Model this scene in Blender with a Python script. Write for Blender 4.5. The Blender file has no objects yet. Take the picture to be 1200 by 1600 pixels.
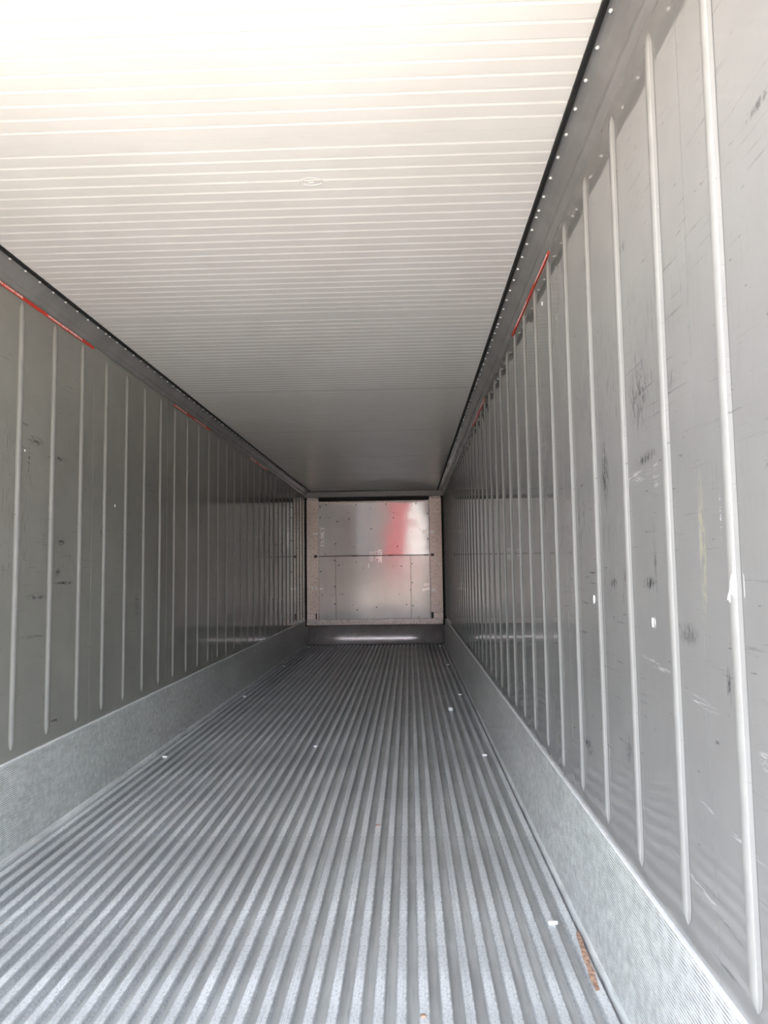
import bpy, bmesh, math, random
from mathutils import Vector, Matrix
random.seed(7)
sc = bpy.context.scene
COL = sc.collection

# ------------------------------------------------------------------ camera
F_PX = 1145.0
yaw, pitch, roll = 0.0336, 0.0802, -0.0139
fwd = Vector((-math.sin(yaw) * math.cos(pitch), math.cos(yaw) * math.cos(pitch), math.sin(pitch)))
right = Vector((math.cos(yaw), math.sin(yaw), 0.0))
up = right.cross(fwd)
r2 = right * math.cos(roll) + up * math.sin(roll)
u2 = -right * math.sin(roll) + up * math.cos(roll)
cam_data = bpy.data.cameras.new('camera')
cam_data.sensor_fit = 'HORIZONTAL'
cam_data.sensor_width = 36.0
cam_data.lens = 36.0 * F_PX / 1200.0
cam_data.clip_start = 0.02
cam_data.clip_end = 500
cam = bpy.data.objects.new('camera', cam_data)
m = Matrix((r2, u2, -fwd)).transposed().to_4x4()
m.translation = Vector((0.576, 0.0, 1.1971))
cam.matrix_world = m
COL.objects.link(cam)
sc.camera = cam

# ------------------------------------------------------------------ sky, sun, exposure
sc.view_settings.view_transform = 'Standard'
sc.view_settings.look = 'None'
sc.view_settings.gamma = 1.0
sc.view_settings.use_curve_mapping = False
sc.view_settings.exposure = 1.62
world = bpy.data.worlds.new('world')
sc.world = world
world.use_nodes = True
wn = world.node_tree
wn.nodes.clear()
w_out = wn.nodes.new('ShaderNodeOutputWorld')
w_bg = wn.nodes.new('ShaderNodeBackground')
w_sky = wn.nodes.new('ShaderNodeTexSky')
w_sky.sky_type = 'NISHITA'
w_sky.sun_disc = False
SUN_EL, SUN_AZ = math.radians(37), math.radians(6)
w_sky.sun_elevation = SUN_EL
w_sky.sun_rotation = SUN_AZ
w_sky.air_density = 1.0
w_sky.dust_density = 2.5
w_sky.ozone_density = 1.0
w_bg.inputs['Strength'].default_value = 0.85
w_hs = wn.nodes.new('ShaderNodeHueSaturation')      # hazy, nearly white sky
w_hs.inputs['Saturation'].default_value = 0.45
wn.links.new(w_sky.outputs[0], w_hs.inputs['Color'])
wn.links.new(w_hs.outputs[0], w_bg.inputs[0])
wn.links.new(w_bg.outputs[0], w_out.inputs[0])
sun_d = bpy.data.lights.new('sun', 'SUN')
sun_d.energy = 9.0
sun_d.angle = math.radians(0.6)
sun_d.color = (1.0, 0.93, 0.84)
sun = bpy.data.objects.new('sun', sun_d)
# sun_rotation 0 = +y, turning towards +x
sdir = Vector((math.sin(SUN_AZ) * math.cos(SUN_EL), math.cos(SUN_AZ) * math.cos(SUN_EL), math.sin(SUN_EL)))
sun.rotation_euler = sdir.to_track_quat('Z', 'Y').to_euler()
sun.location = sdir * 30
COL.objects.link(sun)
# sampling portal in the door opening (gives no light of its own)
pd = bpy.data.lights.new('door_portal', 'AREA'); pd.shape = 'RECTANGLE'; pd.size = 2.4; pd.size_y = 2.7
pd.cycles.is_portal = True
po = bpy.data.objects.new('door_portal', pd); po.location = (0, 0.60, 1.25); po.rotation_euler = (math.pi / 2, 0, 0)
COL.objects.link(po)

# ------------------------------------------------------------------ dimensions (metres; x right, y into the box, z up)
W = 1.147            # half width between side walls
Y0, Y1 = 0.63, 12.2  # door opening, rear bulkhead
ZC = 2.53            # ceiling
RIB0, RIBP = 0.6956, 0.3079
NRIB = 37

# ------------------------------------------------------------------ material helpers
class NT:
    def __init__(s, name):
        s.m = bpy.data.materials.new(name)
        s.m.use_nodes = True
        s.t = s.m.node_tree
        s.t.nodes.clear()
        s.out = s.t.nodes.new('ShaderNodeOutputMaterial')
        s.b = s.t.nodes.new('ShaderNodeBsdfPrincipled')
        s.l(s.b.outputs[0], s.out.inputs[0])
        s.tc = s.t.nodes.new('ShaderNodeTexCoord')
        s.co = s.tc.outputs['Object']
    def l(s, a, b): s.t.links.new(a, b)
    def n(s, t, **k):
        x = s.t.nodes.new(t)
        for a, b in k.items(): setattr(x, a, b)
        return x
    def inp(s, node, i, v):
        if v is None: return
        if hasattr(v, 'is_output') or isinstance(v, bpy.types.NodeSocket): s.l(v, node.inputs[i])
        else: node.inputs[i].default_value = v
    def math(s, op, a, b=None, c=None, clamp=False):
        x = s.n('ShaderNodeMath', operation=op, use_clamp=clamp)
        s.inp(x, 0, a); s.inp(x, 1, b); s.inp(x, 2, c)
        return x.outputs[0]
    def map(s, scale=(1, 1, 1), loc=(0, 0, 0), rot=(0, 0, 0), src=None):
        x = s.n('ShaderNodeMapping')
        s.l(src or s.co, x.inputs[0])
        x.inputs['Scale'].default_value = scale
        x.inputs['Location'].default_value = loc
        x.inputs['Rotation'].default_value = rot
        return x.outputs[0]
    def noise(s, scale=5, detail=4, rough=0.55, dist=0.0, vec=None):
        x = s.n('ShaderNodeTexNoise')
        s.l(vec or s.co, x.inputs['Vector'])
        x.inputs['Scale'].default_value = scale
        x.inputs['Detail'].default_value = detail
        x.inputs['Roughness'].default_value = rough
        x.inputs['Distortion'].default_value = dist
        return x.outputs[0]
    def voro(s, scale=5, vec=None, feature='F1'):
        x = s.n('ShaderNodeTexVoronoi', feature=feature)
        s.l(vec or s.co, x.inputs['Vector'])
        x.inputs['Scale'].default_value = scale
        return x.outputs['Distance']
    def ramp(s, v, a, b, lo=0.0, hi=1.0):
        x = s.n('ShaderNodeMapRange', interpolation_type='SMOOTHSTEP')
        s.inp(x, 0, v)
        x.inputs[1].default_value = a; x.inputs[2].default_value = b
        x.inputs[3].default_value = lo; x.inputs[4].default_value = hi
        return x.outputs[0]
    def mix(s, f, a, b):
        x = s.n('ShaderNodeMix', data_type='RGBA')
        s.inp(x, 0, f); s.inp(x, 6, c4(a)); s.inp(x, 7, c4(b))
        return x.outputs[2]
    def bump(s, h, strength=0.3, dist=0.002, normal=None):
        x = s.n('ShaderNodeBump')
        x.inputs['Strength'].default_value = strength
        x.inputs['Distance'].default_value = dist
        s.l(h, x.inputs['Height'])
        if normal is not None: s.l(normal, x.inputs['Normal'])
        return x.outputs[0]
    def spot(s, y, z, ry, rz, ang=0.0, frac=1.0):
        """soft elliptical mark on a wall in object y, z (broken up by the scuff noise)"""
        v = s.map(src=s.co, loc=(0, -y, -z))
        v = s.map(src=v, rot=(ang * 0.15, 0, 0))
        v = s.map(src=v, scale=(0.0, 1 / ry, 1 / rz))
        x = s.n('ShaderNodeVectorMath', operation='LENGTH')
        s.l(v, x.inputs[0])
        return s.ramp(x.outputs['Value'], 1.0, 0.25, 0.0, frac)
    def set(s, color=None, rough=None, metal=None, normal=None, spec=None):
        if color is not None: s.inp(s.b, s.b.inputs.find('Base Color'), c4(color))
        if rough is not None: s.inp(s.b, s.b.inputs.find('Roughness'), rough)
        if metal is not None: s.inp(s.b, s.b.inputs.find('Metallic'), metal)
        if spec is not None: s.inp(s.b, s.b.inputs.find('Specular IOR Level'), spec)
        if normal is not None: s.l(normal, s.b.inputs['Normal'])
        return s.m

def c4(c):
    if isinstance(c, tuple) and len(c) == 3: return (c[0], c[1], c[2], 1.0)
    return c

def plain(name, color, rough=0.5, metal=0.0, var=0.12, scale=30, bump=0.0, spec=None):
    t = NT(name)
    n = t.noise(scale, 4)
    c = t.mix(t.ramp(n, 0.35, 0.7), tuple(max(0, x * (1 - var)) for x in color), tuple(min(1, x * (1 + var)) for x in color))
    return t.set(c, rough, metal, t.bump(n, bump, 0.002) if bump else None, spec)

# --- grey wall sheet: glossy, scuffed, with the marks of this container
def wall_material(name, base, marks, pale_marks, yellow=()):
    t = NT(name)
    big = t.noise(1.3, 3, 0.5)
    mid = t.noise(6, 5, 0.6)
    col = t.mix(t.ramp(big, 0.3, 0.7), tuple(x * 0.93 for x in base), tuple(x * 1.06 for x in base))
    col = t.mix(t.ramp(mid, 0.35, 0.75, 0, 0.35), col, tuple(x * 0.8 for x in base))
    # fine scratches running along the wall
    sy = t.noise(1, 5, 0.7, vec=t.map(scale=(1, 4, 110), rot=(0.02, 0, 0)))
    band = t.noise(1.6, 2, 0.5, vec=t.map(loc=(3, 1, 4)))
    scr = t.math('MULTIPLY', t.ramp(sy, 0.60, 0.70), t.ramp(band, 0.45, 0.62))
    col = t.mix(t.math('MULTIPLY', scr, 0.6), col, (0.08, 0.08, 0.078))
    # upright rub marks
    sv = t.noise(1, 5, 0.75, vec=t.map(scale=(1, 130, 12), loc=(5, 5, 5)))
    sepz = t.n('ShaderNodeSeparateXYZ'); t.l(t.co, sepz.inputs[0])
    zb = t.math('MULTIPLY', t.ramp(sepz.outputs[2], 0.95, 1.35), t.ramp(sepz.outputs[2], 2.1, 1.7))
    near = t.ramp(sepz.outputs[1], 1.35, 1.7, 0.15, 1.0)
    band2 = t.noise(2.2, 2, 0.5, vec=t.map(loc=(9, 3, 7)))
    col = t.mix(t.math('MULTIPLY', t.math('MULTIPLY', t.ramp(sv, 0.53, 0.68), t.ramp(band2, 0.46, 0.60)), t.math('MULTIPLY', near, t.math('MULTIPLY_ADD', zb, 0.55, 0.12))), col, (0.07, 0.07, 0.07))
    # short diagonal nicks
    nk = t.noise(1, 3, 0.6, vec=t.map(scale=(1, 16, 80), rot=(0.06, 0, 0), loc=(2, 8, 1)))
    col = t.mix(t.ramp(nk, 0.67, 0.76, 0, 0.6), col, (0.08, 0.08, 0.075))
    brk = t.noise(60, 5, 0.8, vec=t.map(scale=(1, 1, 0.45) if 'right' in name else (1, 0.35, 1.3)))
    brk = t.ramp(brk, 0.44, 0.60)
    m = None
    for (y, z, ry, rz, a, fr) in marks:
        s_ = t.spot(y, z, ry, rz, a, fr)
        m = s_ if m is None else t.math('MAXIMUM', m, s_)
    if m is not None:
        col = t.mix(t.math('MULTIPLY', m, brk), col, (0.045, 0.045, 0.045))
    m = None
    for (y, z, ry, rz, a, fr) in pale_marks:
        s_ = t.spot(y, z, ry, rz, a, fr)
        m = s_ if m is None else t.math('MAXIMUM', m, s_)
    if m is not None:
        fine = t.ramp(t.noise(1, 5, 0.75, vec=t.map(scale=(1, 14, 150), rot=(0.03, 0, 0))), 0.50, 0.62)
        col = t.mix(t.math('MULTIPLY', m, fine), col, (0.62, 0.61, 0.60))
    for (y, z, ry, rz, a, fr) in yellow:
        col = t.mix(t.math('MULTIPLY', t.spot(y, z, ry, rz, a, fr), brk), col, (0.52, 0.49, 0.28))
    rough = t.ramp(mid, 0.3, 0.8, 0.03, 0.065)
    nrm = t.bump(t.noise(2.6, 2, 0.4, vec=t.map(scale=(1, 1.6, 0.5))), 0.2, 0.0015)
    return t.set(col, rough, 0.15, nrm, 1.0)

WALLC = (0.285, 0.28, 0.27)
M_wall_r = wall_material('grey_wall_right', WALLC,
    [(2.08, 1.153, .05, .02, .1, .8), (1.78, 1.16, .05, .02, -.2, 1), (1.95, 1.17, .06, .04, 0, .6), (2.13, 1.47, .05, .12, 0, .8),
     (1.77, 1.46, .10, .02, .3, .7), (1.80, 1.62, .10, .10, 0, .6), (2.45, .624, .10, .03, -.6, .8), (1.14, 1.936, .07, .012, .9, .7),
     (1.73, 1.21, .012, .12, 0, .6), (1.6, 1.6, .1, .03, .3, .4), (2.25, 1.65, .08, .05, .5, .5), (1.36, .98, .012, .045, 0, .9),
     (1.55, 1.06, .08, .03, -.3, .5), (2.0, .72, .04, .05, .3, .5), (1.9, 2.03, .06, .02, .8, .5)],
    [(1.36, 1.28, .004, .07, 0, 1), (1.85, 1.42, .14, .02, .25, .8), (1.70, 1.41, .03, .05, 0, .5), (1.74, .97, .14, .015, -.45, .6), (1.5, .93, .12, .012, -.45, .6), (1.38, .72, .20, .008, -.6, .6),
     (1.55, .56, .22, .008, -.6, .6), (1.23, .88, .04, .02, -.4, .7), (1.12, .66, .1, .01, -.5, .6)],
    [(1.45, 1.23, .022, .20, 0, .4)])
M_wall_l = wall_material('grey_wall_left', (WALLC[0] * 1.02, WALLC[1] * 1.02, WALLC[2] * 0.95),
    [(3.52, 1.77, .16, .015, -.35, 1), (3.30, 1.82, .10, .03, -.2, .6), (3.20, 1.88, .10, .012, .9, .5), (3.25, 1.72, .012, .10, 0, .8), (3.62, 1.16, .14, .012, .1, 1), (3.35, 1.10, .12, .02, .15, .7),
     (3.58, 1.36, .05, .02, -.4, 1), (3.55, 1.21, .04, .03, 0, .7), (4.05, 1.42, .02, .06, -.6, .8), (3.45, .62, .03, .03, .3, .9), (3.55, .50, .08, .01, .2, .8),
     (3.3, .92, .20, .01, .15, .5), (4.4, 1.4, .08, .12, 0, .4), (5.0, 1.3, .12, .2, 0, .35), (3.0, 1.75, .02, .02, 0, .9), (4.6, 1.0, .05, .1, 0, .5)],
    [(6.5, 1.25, .12, .08, 0, .5), (2.95, 1.35, .08, .006, 0, .6), (9.9, 1.6, .3, .2, 0, .4)],
    [(4.41, 1.27, .02, .07, 0, .9), (5.8, 1.24, .03, .08, 0, .5)])
M_rib_top = plain('pale_bead_face', (0.345, 0.34, 0.325), 0.16, 0, 0.06, 12, 0.02)
M_cove = plain('grey_cove', (0.24, 0.235, 0.23), 0.16, 0.0, 0.08, 6)
M_gasket = plain('black_rubber', (0.012, 0.012, 0.012), 0.6)
M_rivet = plain('bright_rivet', (0.85, 0.84, 0.82), 0.3, 0.3)
M_groove = plain('shaded_groove', (0.42, 0.42, 0.41), 0.45, 0.0, 0.25, 30)  # recesses between the kick plate ribs, their shade put into the colour
M_lip = plain('bare_metal_lip', (0.88, 0.88, 0.87), 0.32, 0.2, 0.06, 20)
M_white = plain('white_vinyl', (0.90, 0.88, 0.88), 0.14, 0, 0.04, 60, 0, 1.0)
M_plastic_white = plain('white_plastic', (0.82, 0.82, 0.80), 0.45, 0, 0.05)
M_grey_paper = plain('grey_label', (0.85, 0.76, 0.78), 0.14, 0, 0.10, 120, 0, 0.8)
M_ink = plain('dark_ink', (0.05, 0.045, 0.05), 0.7)
M_dark = plain('dark_steel', (0.06, 0.05, 0.05), 0.5, 0.3)
M_black = plain('black_gap', (0.008, 0.007, 0.008), 0.9)
M_red = plain('red_tape', (0.80, 0.06, 0.03), 0.35, 0, 0.1, 40)
M_red_dark = plain('dark_red_print', (0.35, 0.01, 0.005), 0.4)
M_letter = plain('white_lettering', (0.95, 0.85, 0.82), 0.5)
M_slab = plain('core_slab', (0.30, 0.30, 0.30), 0.6)
M_outer = plain('white_outer_paint', (0.70, 0.70, 0.68), 0.45, 0, 0.06, 5)

def ceiling_material():
    t = NT('white_ceiling_sheet')
    n = t.noise(2.0, 3)
    col = t.mix(t.ramp(n, 0.3, 0.7), (0.80, 0.775, 0.735), (0.84, 0.82, 0.785))
    d = t.voro(3.0)
    col = t.mix(t.ramp(d, 0.022, 0.012, 0, 0.6), col, (0.25, 0.22, 0.2))
    return t.set(col, 0.16, 0.0, t.bump(t.noise(1.7, 2, vec=t.map(scale=(1, 2, 1))), 0.35, 0.003), 0.5)
M_ceil = ceiling_material()

def alu(name, base, rough, speck=0.5, metal=0.85, grit=0.5, streak=(1, 1, 1), rust=False, scale=160):
    t = NT(name)
    oi = t.n('ShaderNodeObjectInfo')
    g = t.noise(scale, 3, 0.7, vec=t.map(scale=streak))
    b = t.noise(3.5, 4, 0.6, vec=t.map(scale=(1, 0.5, 1)))
    w = t.noise(9, 4, 0.6, vec=t.map(scale=(1, 0.25, 1), loc=(4, 4, 4)))
    col = t.mix(t.ramp(b, 0.3, 0.7), tuple(x * 0.82 for x in base), tuple(min(1, x * 1.1) for x in base))
    col = t.mix(t.ramp(w, 0.5, 0.75, 0, 0.35), col, tuple(x * 0.6 for x in base))
    col = t.mix(t.ramp(g, 0.45, 0.7, 0, speck), col, tuple(x * 0.35 for x in base))
    if rust:
        col = t.mix(t.ramp(oi.outputs['Random'], 0.0, 1.0, 0.0, 0.30), col, tuple(x * 0.45 for x in base))
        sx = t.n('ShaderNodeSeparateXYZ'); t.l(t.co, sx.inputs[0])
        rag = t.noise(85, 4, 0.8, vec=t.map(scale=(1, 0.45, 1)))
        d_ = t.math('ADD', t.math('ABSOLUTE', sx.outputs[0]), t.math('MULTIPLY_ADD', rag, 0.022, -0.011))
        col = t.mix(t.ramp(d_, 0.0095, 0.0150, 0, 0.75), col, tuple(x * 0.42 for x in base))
        r = t.noise(7, 5, 0.7, vec=t.map(scale=(3, 0.6, 1), loc=(1, 2, 3)))
        col = t.mix(t.ramp(r, 0.68, 0.78, 0, 0.8), col, (0.28, 0.13, 0.06))
    return t.set(col, t.ramp(b, 0.3, 0.75, rough - 0.06, rough + 0.1), metal, t.bump(g, grit, 0.0012), 0.5)
M_tbar = alu('worn_aluminium_bar', (0.86, 0.87, 0.87), 0.36, 0.55, 0.22, 1.0, (1, 0.6, 1), True, 140)
M_tbase = alu('aluminium_channel', (0.64, 0.65, 0.63), 0.42, 0.25, 0.15, 0.2, (1, 0.05, 1), False, 90)
M_kick = alu('ribbed_aluminium', (0.82, 0.83, 0.81), 0.36, 0.35, 0.25, 0.3, (1, 0.15, 1), False, 60)
M_sill = alu('brushed_sill', (0.52, 0.50, 0.51), 0.36, 0.3, 0.5, 0.15, (1, 1, 0.2), False, 60)

def bulkhead_material(name, base, speckled=False, rough=0.3, metal=0.4):
    t = NT(name)
    n = t.noise(2.2, 4, vec=t.map(scale=(1, 1, 0.5)))
    col = t.mix(t.ramp(n, 0.3, 0.7), tuple(x * 0.9 for x in base), tuple(x * 1.08 for x in base))
    if speckled:
        v = t.noise(62, 4, 0.8, vec=t.map(scale=(1, 1, 0.45)))
        col = t.mix(t.ramp(v, 0.50, 0.66, 0, 0.75), col, (0.20, 0.12, 0.09))
        col = t.mix(t.ramp(t.noise(24, 3, 0.7, vec=t.map(loc=(5, 1, 2), scale=(1, 1, 0.4))), 0.60, 0.72, 0, 0.6), col, (0.85, 0.76, 0.70))
    s1 = t.noise(1, 4, 0.7, vec=t.map(scale=(3, 1, 45)))
    s2 = t.noise(3, 2, 0.5, vec=t.map(loc=(2, 2, 2)))
    col = t.mix(t.math('MULTIPLY', t.ramp(s1, 0.62, 0.70), t.ramp(s2, 0.48, 0.6, 0, 0.6)), col, (0.10, 0.07, 0.07))
    d = t.voro(5.5)
    col = t.mix(t.ramp(d, 0.07, 0.035, 0, 0.8), col, (0.07, 0.05, 0.05))
    wob = t.noise(1.6, 2, 0.4, vec=t.map(scale=(0.8, 1, 1.4)))
    return t.set(col, rough, metal, t.bump(wob, 0.5, 0.009), 0.62)
M_bulk = bulkhead_material('rear_panel_sheet', (0.58, 0.53, 0.54), False, 0.07, 0.0)
M_bulk2 = bulkhead_material('rear_lower_sheet', (0.56, 0.52, 0.52), False, 0.12, 0.0)
M_colm = bulkhead_material('speckled_side_cover', (0.84, 0.70, 0.64), True, 0.22, 0.0)
M_strip = plain('pale_strip', (0.72, 0.65, 0.61), 0.22, 0.0, 0.25, 40)
M_rust = plain('rust_patch', (0.45, 0.28, 0.20), 0.8, 0, 0.35, 60, 0.5)
M_hdr = plain('dark_header', (0.11, 0.11, 0.115), 0.4, 0.2)

def ground_material():
    t = NT('pale_sandy_yard')
    n = t.noise(0.7, 5); g = t.noise(30, 4)
    c = t.mix(t.ramp(n, 0.3, 0.7), (0.50, 0.43, 0.35), (0.62, 0.54, 0.45))
    return t.set(t.mix(t.ramp(g, 0.4, 0.7, 0, 0.3), c, (0.3, 0.26, 0.22)), 0.9, 0, t.bump(g, 0.4, 0.01))
M_ground = ground_material()
M_redbox = plain('red_container_paint', (0.42, 0.07, 0.09), 0.5, 0, 0.1, 3)
M_yardgrey = plain('grey_container_paint', (0.17, 0.165, 0.165), 0.6, 0, 0.1, 3)
M_yardblue = plain('blue_grey_container_paint', (0.16, 0.17, 0.19), 0.6, 0, 0.1, 3)
M_whitebox = plain('white_box_paint', (0.85, 0.85, 0.85), 0.4, 0, 0.04, 3)

# ------------------------------------------------------------------ mesh helpers
def link(name, bm, mat, parent=None, smooth=False):
    me = bpy.data.meshes.new(name)
    bmesh.ops.recalc_face_normals(bm, faces=bm.faces[:])
    bm.to_mesh(me); bm.free()
    mats = mat if isinstance(mat, (list, tuple)) else [mat]
    for mm in mats: me.materials.append(mm)
    if smooth:
        for p in me.polygons: p.use_smooth = True
    o = bpy.data.objects.new(name, me)
    COL.objects.link(o)
    if parent is not None: o.parent = parent
    return o

def add_rim(bm, off):
    """give an open sheet thickness: flat rim and back with vertices of their own"""
    off = Vector(off)
    for e in [e for e in bm.edges if len(e.link_faces) == 1]:
        a, b = e.verts[0].co.copy(), e.verts[1].co.copy()
        q = [bm.verts.new(p) for p in (a, b, b + off, a + off)]
        f = bm.faces.new(q); f.smooth = False

def box(bm, x0, x1, y0, y1, z0, z1, bevel=0.0):
    vs = [bm.verts.new((x, y, z)) for x in (x0, x1) for y in (y0, y1) for z in (z0, z1)]
    fs = [(0, 1, 3, 2), (4, 6, 7, 5), (0, 4, 5, 1), (2, 3, 7, 6), (0, 2, 6, 4), (1, 5, 7, 3)]
    faces = [bm.faces.new([vs[i] for i in f]) for f in fs]
    if bevel:
        es = list({e for f in faces for e in f.edges})
        bmesh.ops.bevel(bm, geom=es, offset=bevel, segments=2, affect='EDGES')
    return bm

def bx(name, mat, parent, *a, bevel=0.0):
    return link(name, box(bmesh.new(), *a, bevel=bevel), mat, parent)

def extrude_y(bm, prof, ys, cap=True, closed=True):
    """sweep an x-z outline along y"""
    rings = [[bm.verts.new((x, y, z)) for x, z in prof] for y in ys]
    n = len(prof)
    for a, b in zip(rings[:-1], rings[1:]):
        for i in range(n if closed else n - 1):
            j = (i + 1) % n
            bm.faces.new((a[i], a[j], b[j], b[i]))
    if cap and closed:
        bm.faces.new(rings[0]); bm.faces.new(rings[-1][::-1])
    return bm

def extrude_x(bm, prof, xs):
    """sweep a closed y-z outline along x"""
    rings = [[bm.verts.new((x, y, z)) for y, z in prof] for x in xs]
    n = len(prof)
    for a, b in zip(rings[:-1], rings[1:]):
        for i in range(n):
            j = (i + 1) % n
            bm.faces.new((a[i], a[j], b[j], b[i]))
    bm.faces.new(rings[0]); bm.faces.new(rings[-1][::-1])
    return bm

def copy_of(src, loc, parent=None, name=None):
    o = src.copy()
    o.location = loc
    COL.objects.link(o)
    o.parent = parent if parent is not None else src.parent
    return o

def struct(o):
    o['kind'] = 'structure'
    return o

def thing(o, label, cat, group=None):
    o['label'] = label; o['category'] = cat
    if group: o['group'] = group
    return o

# ------------------------------------------------------------------ yard outside the open doors
g = bmesh.new(); box(g, -90, 90, -150, 60, -0.45, -0.25)
struct(link('ground', g, M_ground))

def corrugated_box(name, x, y, z, w, l, h, mat, parent):
    bm = bmesh.new()
    pts = []
    n = 10; d = 0.035
    def run(x0, y0, x1, y1, k):
        L = math.hypot(x1 - x0, y1 - y0); ux, uy = (x1 - x0) / L, (y1 - y0) / L; nx, ny = -uy, ux
        for i in range(k):
            for f, o in ((0.0, 0), (0.30, 0), (0.5, d), (0.80, d)):
                t_ = (i + f) / k * L
                pts.append((x0 + ux * t_ + nx * o, y0 + uy * t_ + ny * o))
    hw, hl = w / 2, l / 2
    run(-hw, -hl, hw, -hl, 8); run(hw, -hl, hw, hl, 20); run(hw, hl, -hw, hl, 8); run(-hw, hl, -hw, -hl, 20)
    a = [bm.verts.new((p[0], p[1], 0.08)) for p in pts]; b = [bm.verts.new((p[0], p[1], h - 0.08)) for p in pts]
    for i in range(len(pts)): j = (i + 1) % len(pts); bm.faces.new((a[i], a[j], b[j], b[i]))
    bm.faces.new(a[::-1]); bm.faces.new(b)
    for sx in (-hw, hw):
        for sy in (-hl, hl):
            box(bm, sx - 0.08, sx + 0.08, sy - 0.08, sy + 0.08, 0, h)
    for sy in (-hl, hl):
        for zz in (0.0, h - 0.14): box(bm, -hw, hw, sy - 0.05, sy + 0.05, zz, zz + 0.14)
    for sx in (-hw, hw):
        for zz in (0.0, h - 0.14): box(bm, sx - 0.05, sx + 0.05, -hl, hl, zz, zz + 0.14)
    o = link(name, bm, mat, parent); o.location = (x, y, z)
    return o
YARD = [(-6.0, 2.44, M_yardblue), (-3.25, 2.44, M_yardgrey), (-0.52, 2.44, M_redbox), (1.56, 1.20, M_whitebox), (3.55, 2.44, M_yardgrey)]  # unseen stacks added for their reflections; narrow white one sized for its streak
yard = struct(link('yard_backdrop', box(bmesh.new(), -9.4, 7.2, -66.5, -52.9, -0.26, -0.25 + 0.005), M_ground))
for i, (x, wd, mt) in enumerate(YARD):
    for k in range(4):
        corrugated_box('shipping_container' if wd > 2 else 'reflected_white_box', x, -63.05, -0.245 + 2.6 * k, wd, 6.06, 2.59, mt, yard)

# ------------------------------------------------------------------ side walls
def seam_list():
    s = [Y0]
    y = 1.462 - 1.2316
    while y < Y1 - 0.2:
        if y > Y0 + 0.1: s.append(y)
        y += 1.2316
    return s + [Y1]
SEAMS = seam_list()

def make_wall(side, mat):
    s = 1 if side == 'right' else -1
    wall = struct(bx('wall_' + side, [M_outer], None, *sorted((s * (W + 0.006), s * (W + 0.095))), Y0, Y1 + 0.15, -0.12, ZC + 0.08))
    # sheets, gently dished between the beads
    rnd = random.Random(11 if s > 0 else 23)
    amp = {}
    ph = {}
    def dish(y, z):
        c = (y - RIB0) / RIBP
        k = math.floor(c); f = c - k
        if k not in amp:
            amp[k] = rnd.uniform(0.0003, 0.0012); ph[k] = rnd.uniform(0, 6)
        a = amp[k] * (1 + 0.5 * math.sin(z * 2.1 + ph[k]) + 0.3 * math.sin(z * 5.3 + ph[k] * 2))
        return a * math.sin(math.pi * f) ** 2
    for i in range(len(SEAMS) - 1):
        ya, yb = SEAMS[i] + 0.0012, SEAMS[i + 1] - 0.0012
        bm = bmesh.new()
        ny = max(2, int((yb - ya) / 0.0385)); nz = 20
        z0, z1 = 0.30, 2.50
        grid = []
        for a in range(ny + 1):
            y = ya + (yb - ya) * a / ny
            row = []
            for b in range(nz + 1):
                z = z0 + (z1 - z0) * b / nz
                row.append(bm.verts.new((s * (W + 0.0002 + dish(y, z)), y, z)))
            grid.append(row)
        for a in range(ny):
            for b in range(nz):
                bm.faces.new((grid[a][b], grid[a + 1][b], grid[a + 1][b + 1], grid[a][b + 1]))
        for f in bm.faces: f.smooth = True
        add_rim(bm, (s * 0.004, 0, 0))
        link('wall_panel', bm, mat, wall)
    # beads
    bm = bmesh.new()
    prof = [(-0.0245, 0.0), (-0.0215, 0.0010), (-0.0160, 0.0050), (-0.0140, 0.0061), (0.0, 0.0066), (0.0140, 0.0061), (0.0160, 0.0050), (0.0215, 0.0010), (0.0245, 0.0)]
    zs = [(0.448, 0.02, 0.0), (0.456, 0.45, 0.35), (0.468, 0.75, 0.8), (0.485, 0.95, 1.0), (0.51, 1, 1)]
    zz = zs + [(1.0, 1, 1), (1.5, 1, 1), (2.0, 1, 1)] + [(2.875 - z, a, b) for z, a, b in zs[::-1]]
    rings = [[bm.verts.new((-s * h * b, y * a, z)) for y, h in prof] for z, a, b in zz]
    for a, b in zip(rings[:-1], rings[1:]):
        for i in range(len(prof) - 1):
            f = bm.faces.new((a[i], a[i + 1], b[i + 1], b[i]))
            f.material_index = 1 if 2 <= i <= 5 else 0
            f.smooth = True
    rib = link('bead', bm, [mat, M_rib_top], wall)
    rib.location = (s * (W - 0.0005), RIB0, 0)
    for k in range(1, NRIB):
        copy_of(rib, (s * (W - 0.0005), RIB0 + RIBP * k, 0), wall)
    return wall
wall_r = make_wall('right', M_wall_r)
wall_l = make_wall('left', M_wall_l)

# torn white patch on the nearest bead, white chips, small spots
def flake(name, mat, parent, s, y, z, pts, t=0.002, off=0.0):
    bm = bmesh.new()
    xa = s * (W - off); xb = s * (W - off - t)
    a = [bm.verts.new((xa, y + p, z + q)) for p, q in pts]
    b = [bm.verts.new((xb, y + p, z + q)) for p, q in pts]
    bm.faces.new(a); bm.faces.new(b[::-1])
    for i in range(len(pts)):
        j = (i + 1) % len(pts); bm.faces.new((a[i], b[i], b[j], a[j]))
    return link(name, bm, mat, parent)
fk = flake('torn_patch', M_white, wall_r, 1, 1.311, 1.163, [(-.017, -.02), (-.010, -.022), (-.004, -.019), (.004, -.012), (.012, -.030), (.017, -.024), (.021, -.026), (.018, -.018), (.010, -.008), (.004, .012), (-.002, .020), (-.006, .022), (-.008, .042), (-.010, .022), (-.017, .018)], 0.0014, 0.0058)
fk['label'] = 'torn white patch on the bead face'
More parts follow.
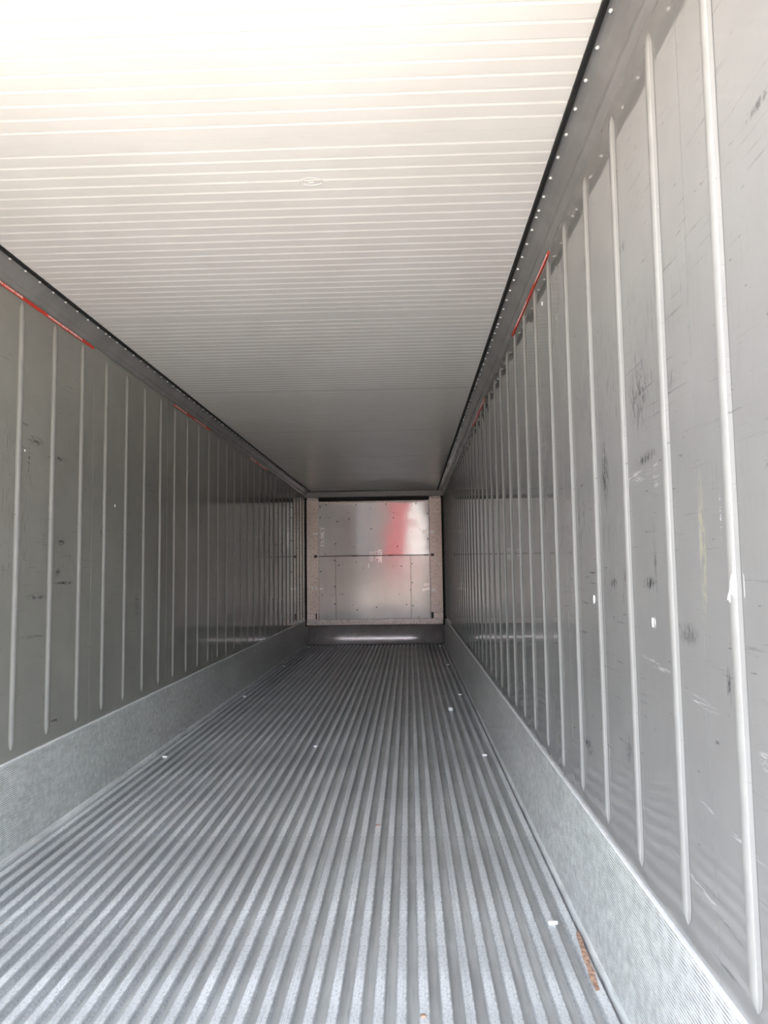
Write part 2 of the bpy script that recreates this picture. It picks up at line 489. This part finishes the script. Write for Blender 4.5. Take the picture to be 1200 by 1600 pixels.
for s, wall, y, z, r in ((1, wall_r, 1.761, 1.067, .008), (1, wall_r, 2.31, 1.10, .009), (1, wall_r, 1.60, 2.00, .003), (-1, wall_l, 3.21, 1.76, .004), (-1, wall_l, 4.23, 1.60, .006), (1, wall_r, 3.0, 2.3, .006)):
    fk = flake('paint_chip', M_white, wall, s, y, z, [(r * .6 * math.cos(a) * (1 + .3 * math.sin(3 * a)), r * 1.4 * math.sin(a)) for a in [i * math.pi / 4 for i in range(8)]], 0.0025, -0.0005)

# ------------------------------------------------------------------ cove strips, gasket and rivets under the ceiling edge
def make_cove(side, n):
    s = 1 if side == 'right' else -1
    cove = bpy.data.objects.new('trim_%d' % n, None); COL.objects.link(cove); struct(cove)
    cove['label'] = 'grey cove strip with rivets along the top of the %s wall' % side
    prof = [(W - 0.090, 2.531), (W - 0.072, 2.529), (W - 0.052, 2.521), (W - 0.034, 2.506), (W - 0.021, 2.489), (W - 0.0195, 2.4835), (W - 0.0188, 2.4800), (W - 0.0150, 2.4785),
            (W - 0.0100, 2.470), (W - 0.0035, 2.461), (W + 0.002, 2.457)]
    ys = [Y0]
    y = 1.42
    while y < Y1 - 0.3: ys.append(y); y += 1.2575
    ys.append(Y1 - 0.10)
    for a, b in zip(ys[:-1], ys[1:]):
        bm = bmesh.new()
        pr = [(s * x, z) for x, z in prof] + [(s * (W + 0.002), 2.55), (s * (W - 0.09), 2.55)]
        extrude_y(bm, pr, [a + 0.0008, b - 0.0008])
        o = link('cove_strip', bm, M_cove, cove)
        for p in o.data.polygons:
            p.use_smooth = False
    gm = bmesh.new()
    extrude_y(gm, [(s * x, z) for x, z in [(W - 0.0955, 2.534), (W - 0.0955, 2.521), (W - 0.090, 2.5175), (W - 0.080, 2.520), (W - 0.078, 2.534)]], [Y0, Y1 - 0.10])
    link('gasket', gm, M_gasket, cove)
    rb = bmesh.new()
    bmesh.ops.create_uvsphere(rb, u_segments=10, v_segments=6, radius=0.0062)
    for v in rb.verts: v.co.z *= 0.75
    rv = None
    y = 1.42 - 1.2575 / 2 - .02
    spots = []
    k = 0
    y0 = 1.42 - 1.2575
    while y0 < Y1:
        spots += [y0 + 0.022 + 0.0 if k else y0 + 0.022] + [y0 + 0.125 * i - 0.053 + 0.053 for i in range(1, 10)] + [y0 + 1.2575 - 0.03]
        y0 += 1.2575; k += 1
    for y in spots:
        if not (Y0 + 0.02 < y < Y1 - 0.12): continue
        loc = (s * (W - 0.068), y, 2.5255)
        if rv is None:
            rv = link('rivet', rb, M_rivet, cove, smooth=True); rv.location = loc
        else: copy_of(rv, loc, cove)
    return cove
make_cove('left', 1)
make_cove('right', 2)

# ------------------------------------------------------------------ ceiling: sheets with pressed cross ribs
ceil = struct(bx('ceiling', [M_outer], None, -W - 0.005, W + 0.005, Y0, Y1 + 0.15, ZC + 0.022, ZC + 0.10))
P0, PP, RP = 2.137, 1.583, 0.0622
edges = [Y0] + [P0 + PP * k for k in range(0, 7) if P0 + PP * k < Y1 - 0.1] + [Y1 - 0.02]
def rib_prof(y):   # sawtooth like the pressed ribs: a slow rise and a sharp step
    return [(y - 0.0035, 0.0), (y - 0.0005, 0.0020), (y + 0.0035, 0.0014), (y + 0.0100, 0.0)]
for i in range(len(edges) - 1):
    a, b = edges[i] + 0.0002, edges[i + 1] - 0.0002
    bm = bmesh.new()
    pts = [(a, 0.0)]
    # ribs run from 62 mm inside one joint to 62 mm inside the next
    y = edges[i] + 0.0622 if i else P0 - 0.063 - RP * 22
    last = edges[i + 1] - 0.055
    if i == 0:
        ys = [P0 - 0.063 - RP * k for k in range(23)][::-1]
    else:
        nrb = int(round((PP - 0.125) / RP)) + 1
        ys = [edges[i] + 0.0625 + k * (PP - 0.125) / (nrb - 1) for k in range(nrb)]
    for y in ys:
        if a + 0.01 < y < b - 0.01: pts += rib_prof(y)
    pts.append((b, 0.0))
    pts = [(y, ZC + z) for y, z in pts]
    xs = [-W + 0.084, -0.6, -0.2, 0.2, 0.6, W - 0.084]
    rings = [[bm.verts.new((x, y, z)) for y, z in pts] for x in xs]
    for r0, r1 in zip(rings[:-1], rings[1:]):
        for j in range(len(pts) - 1):
            bm.faces.new((r0[j], r0[j + 1], r1[j + 1], r1[j]))
    add_rim(bm, (0, 0, 0.006))
    link('ceiling_panel', bm, M_ceil, ceil)

# pressed maker's emblem (oval ring with a ringed centre and small bars), same white as the ceiling
em = bmesh.new()
def ring(bm, cx, cy, rx, ry, w, z0, z1, n=28, a0=0, a1=2 * math.pi):
    full = abs(a1 - a0 - 2 * math.pi) < 1e-6
    cnt = n if full else n + 1
    q = []
    for i in range(cnt):
        a = a0 + (a1 - a0) * i / n
        c, s_ = math.cos(a), math.sin(a)
        q.append([bm.verts.new((cx + (rx + d) * c, cy + (ry + d) * s_, z)) for d, z in ((w, z0), (w * .4, z1), (-w * .4, z1), (-w, z0))])
    for i in range(cnt if full else cnt - 1):
        j = (i + 1) % cnt
        for k in range(3): bm.faces.new((q[i][k], q[i][k + 1], q[j][k + 1], q[j][k]))
ECX, ECY = 0.262, 2.401
ring(em, ECX, ECY, 0.040, 0.024, 0.0016, ZC - 0.0008, ZC - 0.0020)
ring(em, ECX - 0.002, ECY, 0.0125, 0.0085, 0.0014, ZC - 0.0008, ZC - 0.0022, 18)
ring(em, ECX - 0.002, ECY, 0.018, 0.0125, 0.0010, ZC - 0.0008, ZC - 0.0018, 10, 2.4, 3.9)
for dx in (-0.030, -0.025, 0.014, 0.020, 0.026):
    box(em, ECX + dx - 0.001, ECX + dx + 0.001, ECY - 0.007, ECY + 0.007, ZC - 0.0018, ZC - 0.0005)
box(em, ECX + 0.0335, ECX + 0.0355, ECY - 0.010, ECY + 0.012, ZC - 0.0022, ZC - 0.0005)
box(em, ECX + 0.008, ECX + 0.0355, ECY - 0.012, ECY - 0.010, ZC - 0.0022, ZC - 0.0005)
e = link('pressed_emblem', em, M_ceil, ceil)

# ------------------------------------------------------------------ floor: channel plate and 36 T-bars
floor = struct(bx('floor', [M_tbase], None, -W - 0.005, W + 0.005, Y0, Y1 + 0.1, -0.12, -0.034))
NB = 36; PITCH = 2.25 / NB
YF = 12.07
def tbar_mesh(kind, y0, y1):
    hw = (0.0165, 0.0172, 0.0150)[kind % 3]
    if kind == 1:     # flat topped with two shallow grooves
        top = [(-hw, -0.004), (-hw + 0.002, -0.0008), (-0.008, 0.0), (-0.0065, -0.0018), (-0.005, 0.0), (0.005, 0.0), (0.0065, -0.0018), (0.008, 0.0), (hw - 0.002, -0.0008), (hw, -0.004)]
    elif kind == 2:   # ridge either side
        top = [(-hw, -0.0045), (-hw + 0.0015, -0.001), (-hw + 0.005, 0.0), (-0.002, -0.0005), (0.0, -0.0026), (0.002, -0.0005), (hw - 0.005, 0.0), (hw - 0.0015, -0.001), (hw, -0.0045)]
    else:
        top = [(-hw, -0.0050), (-hw + 0.002, -0.0016), (-hw + 0.006, -0.0002), (0, 0.0006), (hw - 0.006, -0.0002), (hw - 0.002, -0.0016), (hw, -0.0050)]
    prof = top + [(hw - 0.001, -0.0075), (0.0035, -0.010), (0.0035, -0.029), (0.012, -0.0345), (-0.012, -0.0345), (-0.0035, -0.029), (-0.0035, -0.010), (-hw + 0.001, -0.0075)]
    bm = bmesh.new()
    extrude_y(bm, prof, [y0, y1])
    return bm
GAPS = [2.60, 4.86, 7.18, 9.43]
protos = {}
CLIP_BARS = (1, NB - 2)
rk = random.Random(5)
for i in range(NB):
    x = -1.125 + PITCH * (i + 0.5) + 0.003
    kind = rk.choice((0, 0, 1, 2, 0))
    if kind not in protos:
        protos[kind] = link('t_bar', tbar_mesh(kind, Y0, YF), M_tbar, floor); o = protos[kind]
        o.location = (x, 0, 0)
    else: copy_of(protos[kind], (x, 0, 0), floor)
# little white tabs standing on the outer bars at each floor section joint
tab = bmesh.new(); box(tab, -0.016, 0.016, -0.004, 0.004, -0.004, 0.007, bevel=0.0015)
t0 = None
for sx in (-1.046, 1.041):
    for y in GAPS + [11.72]:
        if t0 is None:
            t0 = link('joint_tab', tab, M_plastic_white, floor); t0.location = (sx, y, 0.002)
        else: copy_of(t0, (sx, y, 0.002), floor)
rp = bmesh.new()
pts = [(1.092, 2.20), (1.104, 2.205), (1.108, 2.26), (1.113, 2.30), (1.112, 2.34), (1.118, 2.40), (1.117, 2.44), (1.121, 2.48), (1.121, 2.53), (1.115, 2.545), (1.108, 2.52), (1.104, 2.46), (1.102, 2.43), (1.096, 2.37), (1.097, 2.33), (1.090, 2.27)]
a = [rp.verts.new((x - .007, y, 0.0005)) for x, y in pts]; b = [rp.verts.new((x - .007, y, 0.0025)) for x, y in pts]
rp.faces.new(a[::-1]); rp.faces.new(b)
for i in range(len(pts)): j = (i + 1) % len(pts); rp.faces.new((a[i], a[j], b[j], b[i]))
o = link('rust_patch', rp, M_rust, floor); o['label'] = 'orange rust streak at the floor edge'

# ------------------------------------------------------------------ ribbed aluminium kick plates
def make_kick(side):
    s = 1 if side == 'right' else -1
    root = bpy.data.objects.new('baseboard_' + side, None); COL.objects.link(root); struct(root)
    zt, zb = 0.4106, 0.0
    def xo(z): return W - 0.003 - 0.020 * (1 - z / zt)      # leans out towards the floor
    pr = [(W - 0.028, -0.02), (xo(0) - 0.003, 0.0), (xo(.004) - 0.004, 0.004), (xo(.022) - 0.004, 0.022), (xo(.026), 0.026)]
    z = 0.030; n = 44; p = (zt - 0.012 - z) / n
    for i in range(n):
        zz = z + p * i
        pr += [(xo(zz), zz), (xo(zz) - 0.0028, zz + p * .22), (xo(zz) - 0.0028, zz + p * .60), (xo(zz), zz + p * .82)]
    pr += [(xo(zt) - 0.002, zt - 0.010), (xo(zt) - 0.005, zt - 0.007), (xo(zt) - 0.006, zt - 0.003), (xo(zt) - 0.004, zt), (W + 0.004, zt), (W + 0.004, -0.02)]
    pr = [(s * x, z) for x, z in pr]
    ys = [Y0, 2.35, 4.70, 7.042, 9.39, 12.05] if s < 0 else [Y0, 3.52, 5.87, 8.22, 10.6, 12.05]
    for a, b in zip(ys[:-1], ys[1:]):
        bm = bmesh.new(); extrude_y(bm, pr, [a + 0.001, b - 0.001])
        for f in bm.faces:      # bare metal lip
            c = f.calc_center_median()
            if len(f.verts) == 4:
                if c.z > zt - 0.0075: f.material_index = 1
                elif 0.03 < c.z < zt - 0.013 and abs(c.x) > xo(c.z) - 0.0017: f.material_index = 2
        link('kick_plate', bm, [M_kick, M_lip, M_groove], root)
    return root
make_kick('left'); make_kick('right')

# ------------------------------------------------------------------ rear bulkhead
back = struct(bx('wall_back', [M_slab], None, -W - 0.004, W + 0.004, Y1 + 0.012, Y1 + 0.15, -0.1, ZC + 0.02))
LEAN = 0.019         # the upper sheet leans forward towards its top edge
def tilted_panel(name, mat, x0, x1, z0, z1, lean=0.0, bow=0.0):
    bm = bmesh.new(); nx, nz = 14, 14
    gr = []
    for i in range(nx + 1):
        row = []
        for j in range(nz + 1):
            u = i / nx; v = j / nz
            y = Y1 + 0.004 - lean * v * v
            row.append(bm.verts.new((x0 + (x1 - x0) * u, y, z0 + (z1 - z0) * v)))
        gr.append(row)
    for i in range(nx):
        for j in range(nz): bm.faces.new((gr[i][j], gr[i][j + 1], gr[i + 1][j + 1], gr[i + 1][j]))
    for f in bm.faces: f.smooth = True
    add_rim(bm, (0, 0.006, 0))
    return link(name, bm, mat, back)
tilted_panel('upper_panel', M_bulk, -0.93, 0.913, 1.457, 2.352, LEAN)
tilted_panel('lower_panel', M_bulk2, -0.93, -0.656, 0.412, 1.446)
tilted_panel('lower_panel', M_bulk2, -0.648, 0.592, 0.412, 1.446)
tilted_panel('lower_panel', M_bulk2, 0.600, 0.913, 0.412, 1.446)
bx('panel_trim', M_strip, back, -0.93, 0.913, Y1 - 0.022, Y1 + 0.012, 2.340, 2.366, bevel=0.002)
bx('bottom_rail', M_strip, back, -1.135, 1.115, Y1 - 0.030, Y1 + 0.011, 0.318, 0.408, bevel=0.003)
bx('header', M_hdr, back, -W + 0.001, W - 0.001, Y1 - 0.10, Y1 + 0.011, 2.432, 2.5215, bevel=0.004)
bx('grille_backing', M_black, back, -0.93, 0.913, Y1 + 0.004, Y1 + 0.011, 2.368, 2.430)
fm = bmesh.new()
for k in range(92):
    x = -0.925 + 0.02 * k
    if x > 0.905: break
    box(fm, x, x + 0.004, Y1 - 0.02, Y1 + 0.003, 2.368, 2.431)
fins = link('grille_fin', fm, M_dark, back); fins['kind'] = 'stuff'
for x0, x1 in ((-1.126, -0.930), (0.918, 1.118)):
    bx('side_cover', M_colm, back, x0, x1, Y1 - 0.055, Y1 + 0.011, 0.512, 2.395, bevel=0.004)
    bx('cover_cap', M_strip, back, x0 + 0.012, x1 - 0.012, Y1 - 0.055, Y1 + 0.011, 2.400, 2.428, bevel=0.003)
    if x0 < 0: xa, xb, xc = x0, -0.985, -0.965
    else: xa, xb, xc = 0.960, 0.938, 0.960
    if x0 < 0:
        bx('foot_block', M_colm, back, x0, -0.985, Y1 - 0.055, Y1 + 0.011, 0.412, 0.509, bevel=0.003)
        bx('drain_slot', M_black, back, -0.984, -0.966, Y1 - 0.01, Y1 + 0.011, 0.412, 0.512)
        bx('foot_block', M_colm, back, -0.965, -0.935, Y1 - 0.055, Y1 + 0.011, 0.412, 0.509, bevel=0.003)
    else:
        bx('foot_block', M_colm, back, 0.960, x1, Y1 - 0.055, Y1 + 0.011, 0.412, 0.509, bevel=0.003)
        bx('drain_slot', M_black, back, 0.938, 0.959, Y1 - 0.01, Y1 + 0.011, 0.412, 0.512)
    bx('corner_seal', M_black, back, *( (-W + 0.001, x0 - 0.001) if x0 < 0 else (x1 + 0.001, W - 0.001)), Y1 - 0.02, Y1 + 0.011, 0.30, 2.431)
bx('cover_seam', M_black, back, 0.9135, 0.9175, Y1 - 0.004, Y1 + 0.011, 0.512, 2.36)
# screws of the rear panels
sb = bmesh.new(); bmesh.ops.create_cone(sb, cap_ends=True, segments=10, radius1=0.012, radius2=0.008, depth=0.008, matrix=Matrix.Rotation(math.pi / 2, 4, 'X'))
s0 = None
for x, z in [(-.80, 2.31), (-.30, 2.31), (.20, 2.31), (.70, 2.31), (-.905, 2.28), (-.905, 2.10), (-.62, 2.03), (-.42, 2.07), (-.05, 1.9), (.32, 2.08), (-.905, 1.72), (-.65, 1.66), (.38, 1.60), (.89, 2.14), (.89, 1.72),
             (-.60, 1.30), (.44, 1.27), (-.905, 1.2), (.62, 1.31), (.62, 1.0), (.62, .62), (-.67, 1.38), (-.67, .95), (-.67, .66), (.02, .60), (.52, .64), (-.3, .56)]:
    loc = (x, Y1 + 0.002 - (LEAN * ((z - 1.457) / 0.895) ** 2 if z > 1.45 else 0), z)
    if s0 is None: s0 = link('screw', sb, M_dark, back); s0.location = loc
    else: copy_of(s0, loc, back)
# rounded sill over the rear end of the floor
prof = [(Y1 + 0.011, 0.316), (Y1 - 0.012, 0.316), (Y1 - 0.045, 0.27), (Y1 - 0.085, 0.21), (Y1 - 0.110, 0.16), (Y1 - 0.122, 0.12), (Y1 - 0.126, 0.09), (Y1 - 0.124, 0.06), (Y1 - 0.116, 0.03), (Y1 - 0.108, 0.004), (Y1 + 0.011, 0.004)]
bm = bmesh.new(); extrude_x(bm, prof, [-W + 0.03, -0.55, 0.0, 0.55, W - 0.03])
o = link('rear_sill', bm, M_sill, back)
for p in o.data.polygons: p.use_smooth = abs(p.normal.x) < 0.9

# rod with end blocks across the seam of the rear panels
rod = bpy.data.objects.new('rod', None); COL.objects.link(rod); rod.location = (0, Y1 - 0.03, 1.452)
thing(rod, 'thin dark horizontal rod with end blocks across the rear wall', 'rod')
bm = bmesh.new()
bmesh.ops.create_cone(bm, cap_ends=True, segments=12, radius1=0.0045, radius2=0.0045, depth=1.86, matrix=Matrix.Rotation(math.pi / 2, 4, 'Y'))
o = link('bar', bm, M_dark, rod); o.location = (-0.008, 0.0, 0.003)
for x in (-0.977, 0.957):
    o = bx('end_block', M_dark, rod, x - 0.028, x + 0.028, -0.045, -0.024, -0.022, 0.022, bevel=0.004)
for x in (-0.34, 0.27, 0.86):
    o = bx('clamp', M_dark, rod, x - 0.045, x + 0.045, -0.007, 0.02, -0.008, 0.010, bevel=0.003)

# ------------------------------------------------------------------ labels on the rear wall
def yp(z): return Y1 + 0.0025 - (LEAN * ((z - 1.457) / 0.895) ** 2 + 0.002 if z > 1.45 else 0)
def paper(name, x0, x1, z0, z1, mat, label, cat='sticker', y=None, lines=(), group=None, skew=0.0):
    y = yp(z1) if y is None else y
    bm = bmesh.new()
    box(bm, x0, x1, y - 0.0022, y, z0, z1)
    for v in bm.verts: v.co.z += skew * (v.co.x - x0)
    o = link(name, bm, mat)
    thing(o, label, cat, group)
    for (u0, u1, v0, v1) in lines:
        lb = bmesh.new(); box(lb, x0 + (x1 - x0) * u0, x0 + (x1 - x0) * u1, y - 0.0032, y - 0.0024, z0 + (z1 - z0) * v0, z0 + (z1 - z0) * v1)
        link('print', lb, M_ink, o)
    return o
L3 = [(.15, .85, .2, .27), (.15, .7, .45, .52), (.15, .85, .7, .77)]
paper('label', -0.083, -0.022, 1.462, 1.518, M_grey_paper, 'grey label left of the dark gap, above the rod', lines=L3)
paper('label', -0.083, -0.024, 1.362, 1.442, M_grey_paper, 'grey label left of the dark gap, below the rod', lines=L3)
paper('label', 0.000, 0.056, 1.462, 1.526, M_grey_paper, 'pinkish label right of the dark gap, above the rod', lines=[(.35, .7, .35, .6)])
paper('label', 0.060, 0.124, 1.462, 1.556, M_white, 'white curled label touching the rod from above', lines=[(.1, .6, .25, .33), (.5, .9, .6, .68)], skew=-0.15)
paper('label', 0.014, 0.056, 1.366, 1.442, M_grey_paper, 'pinkish label below the rod with a dark print band', lines=[(.3, .9, .15, .32)])
paper('label', 0.058, 0.122, 1.340, 1.444, M_white, 'bright white tall label just below the rod', lines=[(.3, .75, .12, .18)])
paper('label', -0.108, -0.090, 1.245, 1.310, M_white, 'tiny slanted white sticker scrap below the labels', skew=1.0)
paper('gauge_strip', -0.898, -0.842, 1.585, 1.930, M_grey_paper, 'tall pink strip label with short dark marks, left on rear wall', 'label',
      lines=[(.2, .7, .20, .23), (.2, .7, .40, .43), (.1, .8, .03, .06), (.2, .9, .86, .89), (.1, .6, .78, .81)])
paper('label', -0.895, -0.845, 1.815, 1.850, M_white, 'white band sticker across the tall pink strip', y=yp(1.93) - 0.0035)
YC = Y1 - 0.0555
paper('label', -1.018, -0.942, 1.812, 1.842, M_white, 'white sticker on the left side cover, upper one', y=YC)
paper('label', -1.050, -0.955, 0.905, 0.945, M_white, 'white sticker on the left side cover, lower one', y=YC, lines=[(.3, .7, .4, .6)])
paper('label', -0.922, -0.868, 0.898, 0.925, M_white, 'small white sticker right beside the left side cover, low', y=yp(.9), lines=[(.3, .5, .4, .6)], skew=0.1)
paper('label', 0.792, 0.900, 1.808, 1.862, M_white, 'white sticker beside the right side cover, upper', y=yp(1.86))
paper('label', 0.921, 0.992, 1.806, 1.858, M_white, 'white sticker on the right side cover, upper', y=YC)
paper('label', 0.808, 0.900, 0.940, 0.985, M_grey_paper, 'grey box label beside the right side cover, low', y=yp(.9), lines=[(.1, .9, .5, .56)])
paper('label', 0.780, 0.905, 0.848, 0.892, M_white, 'torn white sticker under the grey box label', y=yp(.9), skew=0.25)
paper('label', 0.921, 0.998, 0.862, 0.895, M_white, 'torn white sticker on the right side cover, low', y=YC, skew=-0.1)

# ------------------------------------------------------------------ red load line tapes
def tape(side, y0, y1, z, label, lettering=True):
    s = 1 if side == 'right' else -1
    root = bx('load_line_tape', M_red, None, *sorted((s * (W - 0.0015), s * (W - 0.0045))), y0, y1, z - 0.0075, z + 0.0075)
    thing(root, label, 'tape', 'red tapes along the top of the walls')
    n = 0
    L = y1 - y0
    segs = ((0.02, 0.30, 'text', 'MAXIMUM LOAD LINE'), (0.31, 0.50, 'hatch', ''), (0.52, 0.86, 'text', 'NO CARGO ABOVE THIS RED LINE'), (0.87, 0.99, 'hatch', ''))
    for a, b, kind, txt in segs:
        ya, yb = y0 + L * a, y0 + L * b
        if kind == 'text':
            cu = bpy.data.curves.new('lettering', 'FONT'); cu.body = txt; cu.size = 0.0125; cu.extrude = 0.0003; cu.align_x = 'CENTER'; cu.align_y = 'CENTER'; cu.offset = 0.0004
            o = bpy.data.objects.new('lettering', cu); cu.materials.append(M_letter)
            COL.objects.link(o)
            o.parent = root
            # reading direction along the wall as seen from inside
            o.rotation_euler = (math.pi / 2, 0, -math.pi / 2 if s > 0 else math.pi / 2)
            o.location = (s * (W - 0.0050), (ya + yb) / 2, z)
            bpy.context.view_layer.update()
            sx = (yb - ya) / o.dimensions.x if o.dimensions.x > 0 else 1.0
            me = bpy.data.meshes.new_from_object(o)
            mo = bpy.data.objects.new('lettering', me); COL.objects.link(mo)
            mo.parent = root; mo.rotation_euler = o.rotation_euler; mo.location = o.location; mo.scale.x = sx
            if not me.materials: me.materials.append(M_letter)
            bpy.data.objects.remove(o)
        else:
            bm = bmesh.new(); k = ya
            while k < yb - 0.01:
                xx = s * (W - 0.0048)
                v = [bm.verts.new(p) for p in ((xx, k, z - 0.0045), (xx, k + 0.006, z - 0.0045), (xx, k + 0.012, z + 0.0045), (xx, k + 0.006, z + 0.0045))]
                w_ = [bm.verts.new((p.co.x + s * 0.0004, p.co.y, p.co.z)) for p in v]
                bm.faces.new(v); bm.faces.new(w_[::-1])
                for q in range(4): bm.faces.new((v[q], w_[q], w_[(q + 1) % 4], v[(q + 1) % 4]))
                k += 0.016
            link('hatching', bm, M_red_dark, root)
    return root
tape('left', 2.83, 3.90, 2.444, 'red load line tape at the upper left, the nearest on the left wall')
tape('left', 5.29, 6.27, 2.444, 'second red load line tape along the left wall')
tape('left', 7.87, 8.85, 2.446, 'farthest faint red load line tape on the left wall')
tape('right', 2.825, 3.85, 2.441, 'red load line tape at the upper right, the nearest on the right wall')
tape('right', 5.30, 6.33, 2.441, 'second red load line tape along the right wall')

# ------------------------------------------------------------------ litter on the floor
def pebble(name, x, y, z, r, mat, label, flat=0.6, seed=1):
    bm = bmesh.new(); bmesh.ops.create_icosphere(bm, subdivisions=2, radius=r)
    rr = random.Random(seed)
    for v in bm.verts:
        v.co *= rr.uniform(0.8, 1.15); v.co.z *= flat
    o = link(name, bm, mat, None, smooth=True); o.location = (x, y, z)
    return thing(o, label, 'litter')
pebble('crumb', 0.905, 6.37, 0.017, 0.024, M_plastic_white, 'round whitish crumb on the floor bars near the right side', 0.8, 2)
pebble('crumb', -0.088, 5.12, 0.006, 0.016, M_plastic_white, 'small pale scrap on the middle of the floor', 0.4, 3)
pebble('rust_flake', 0.406, 3.555, 0.003, 0.011, M_rust, 'small orange rust flake on a floor bar mid floor', 0.3, 4)
pebble('rust_flake', 0.593, 2.075, 0.003, 0.009, M_rust, 'small orange rust flake on the nearest part of the floor', 0.3, 5)
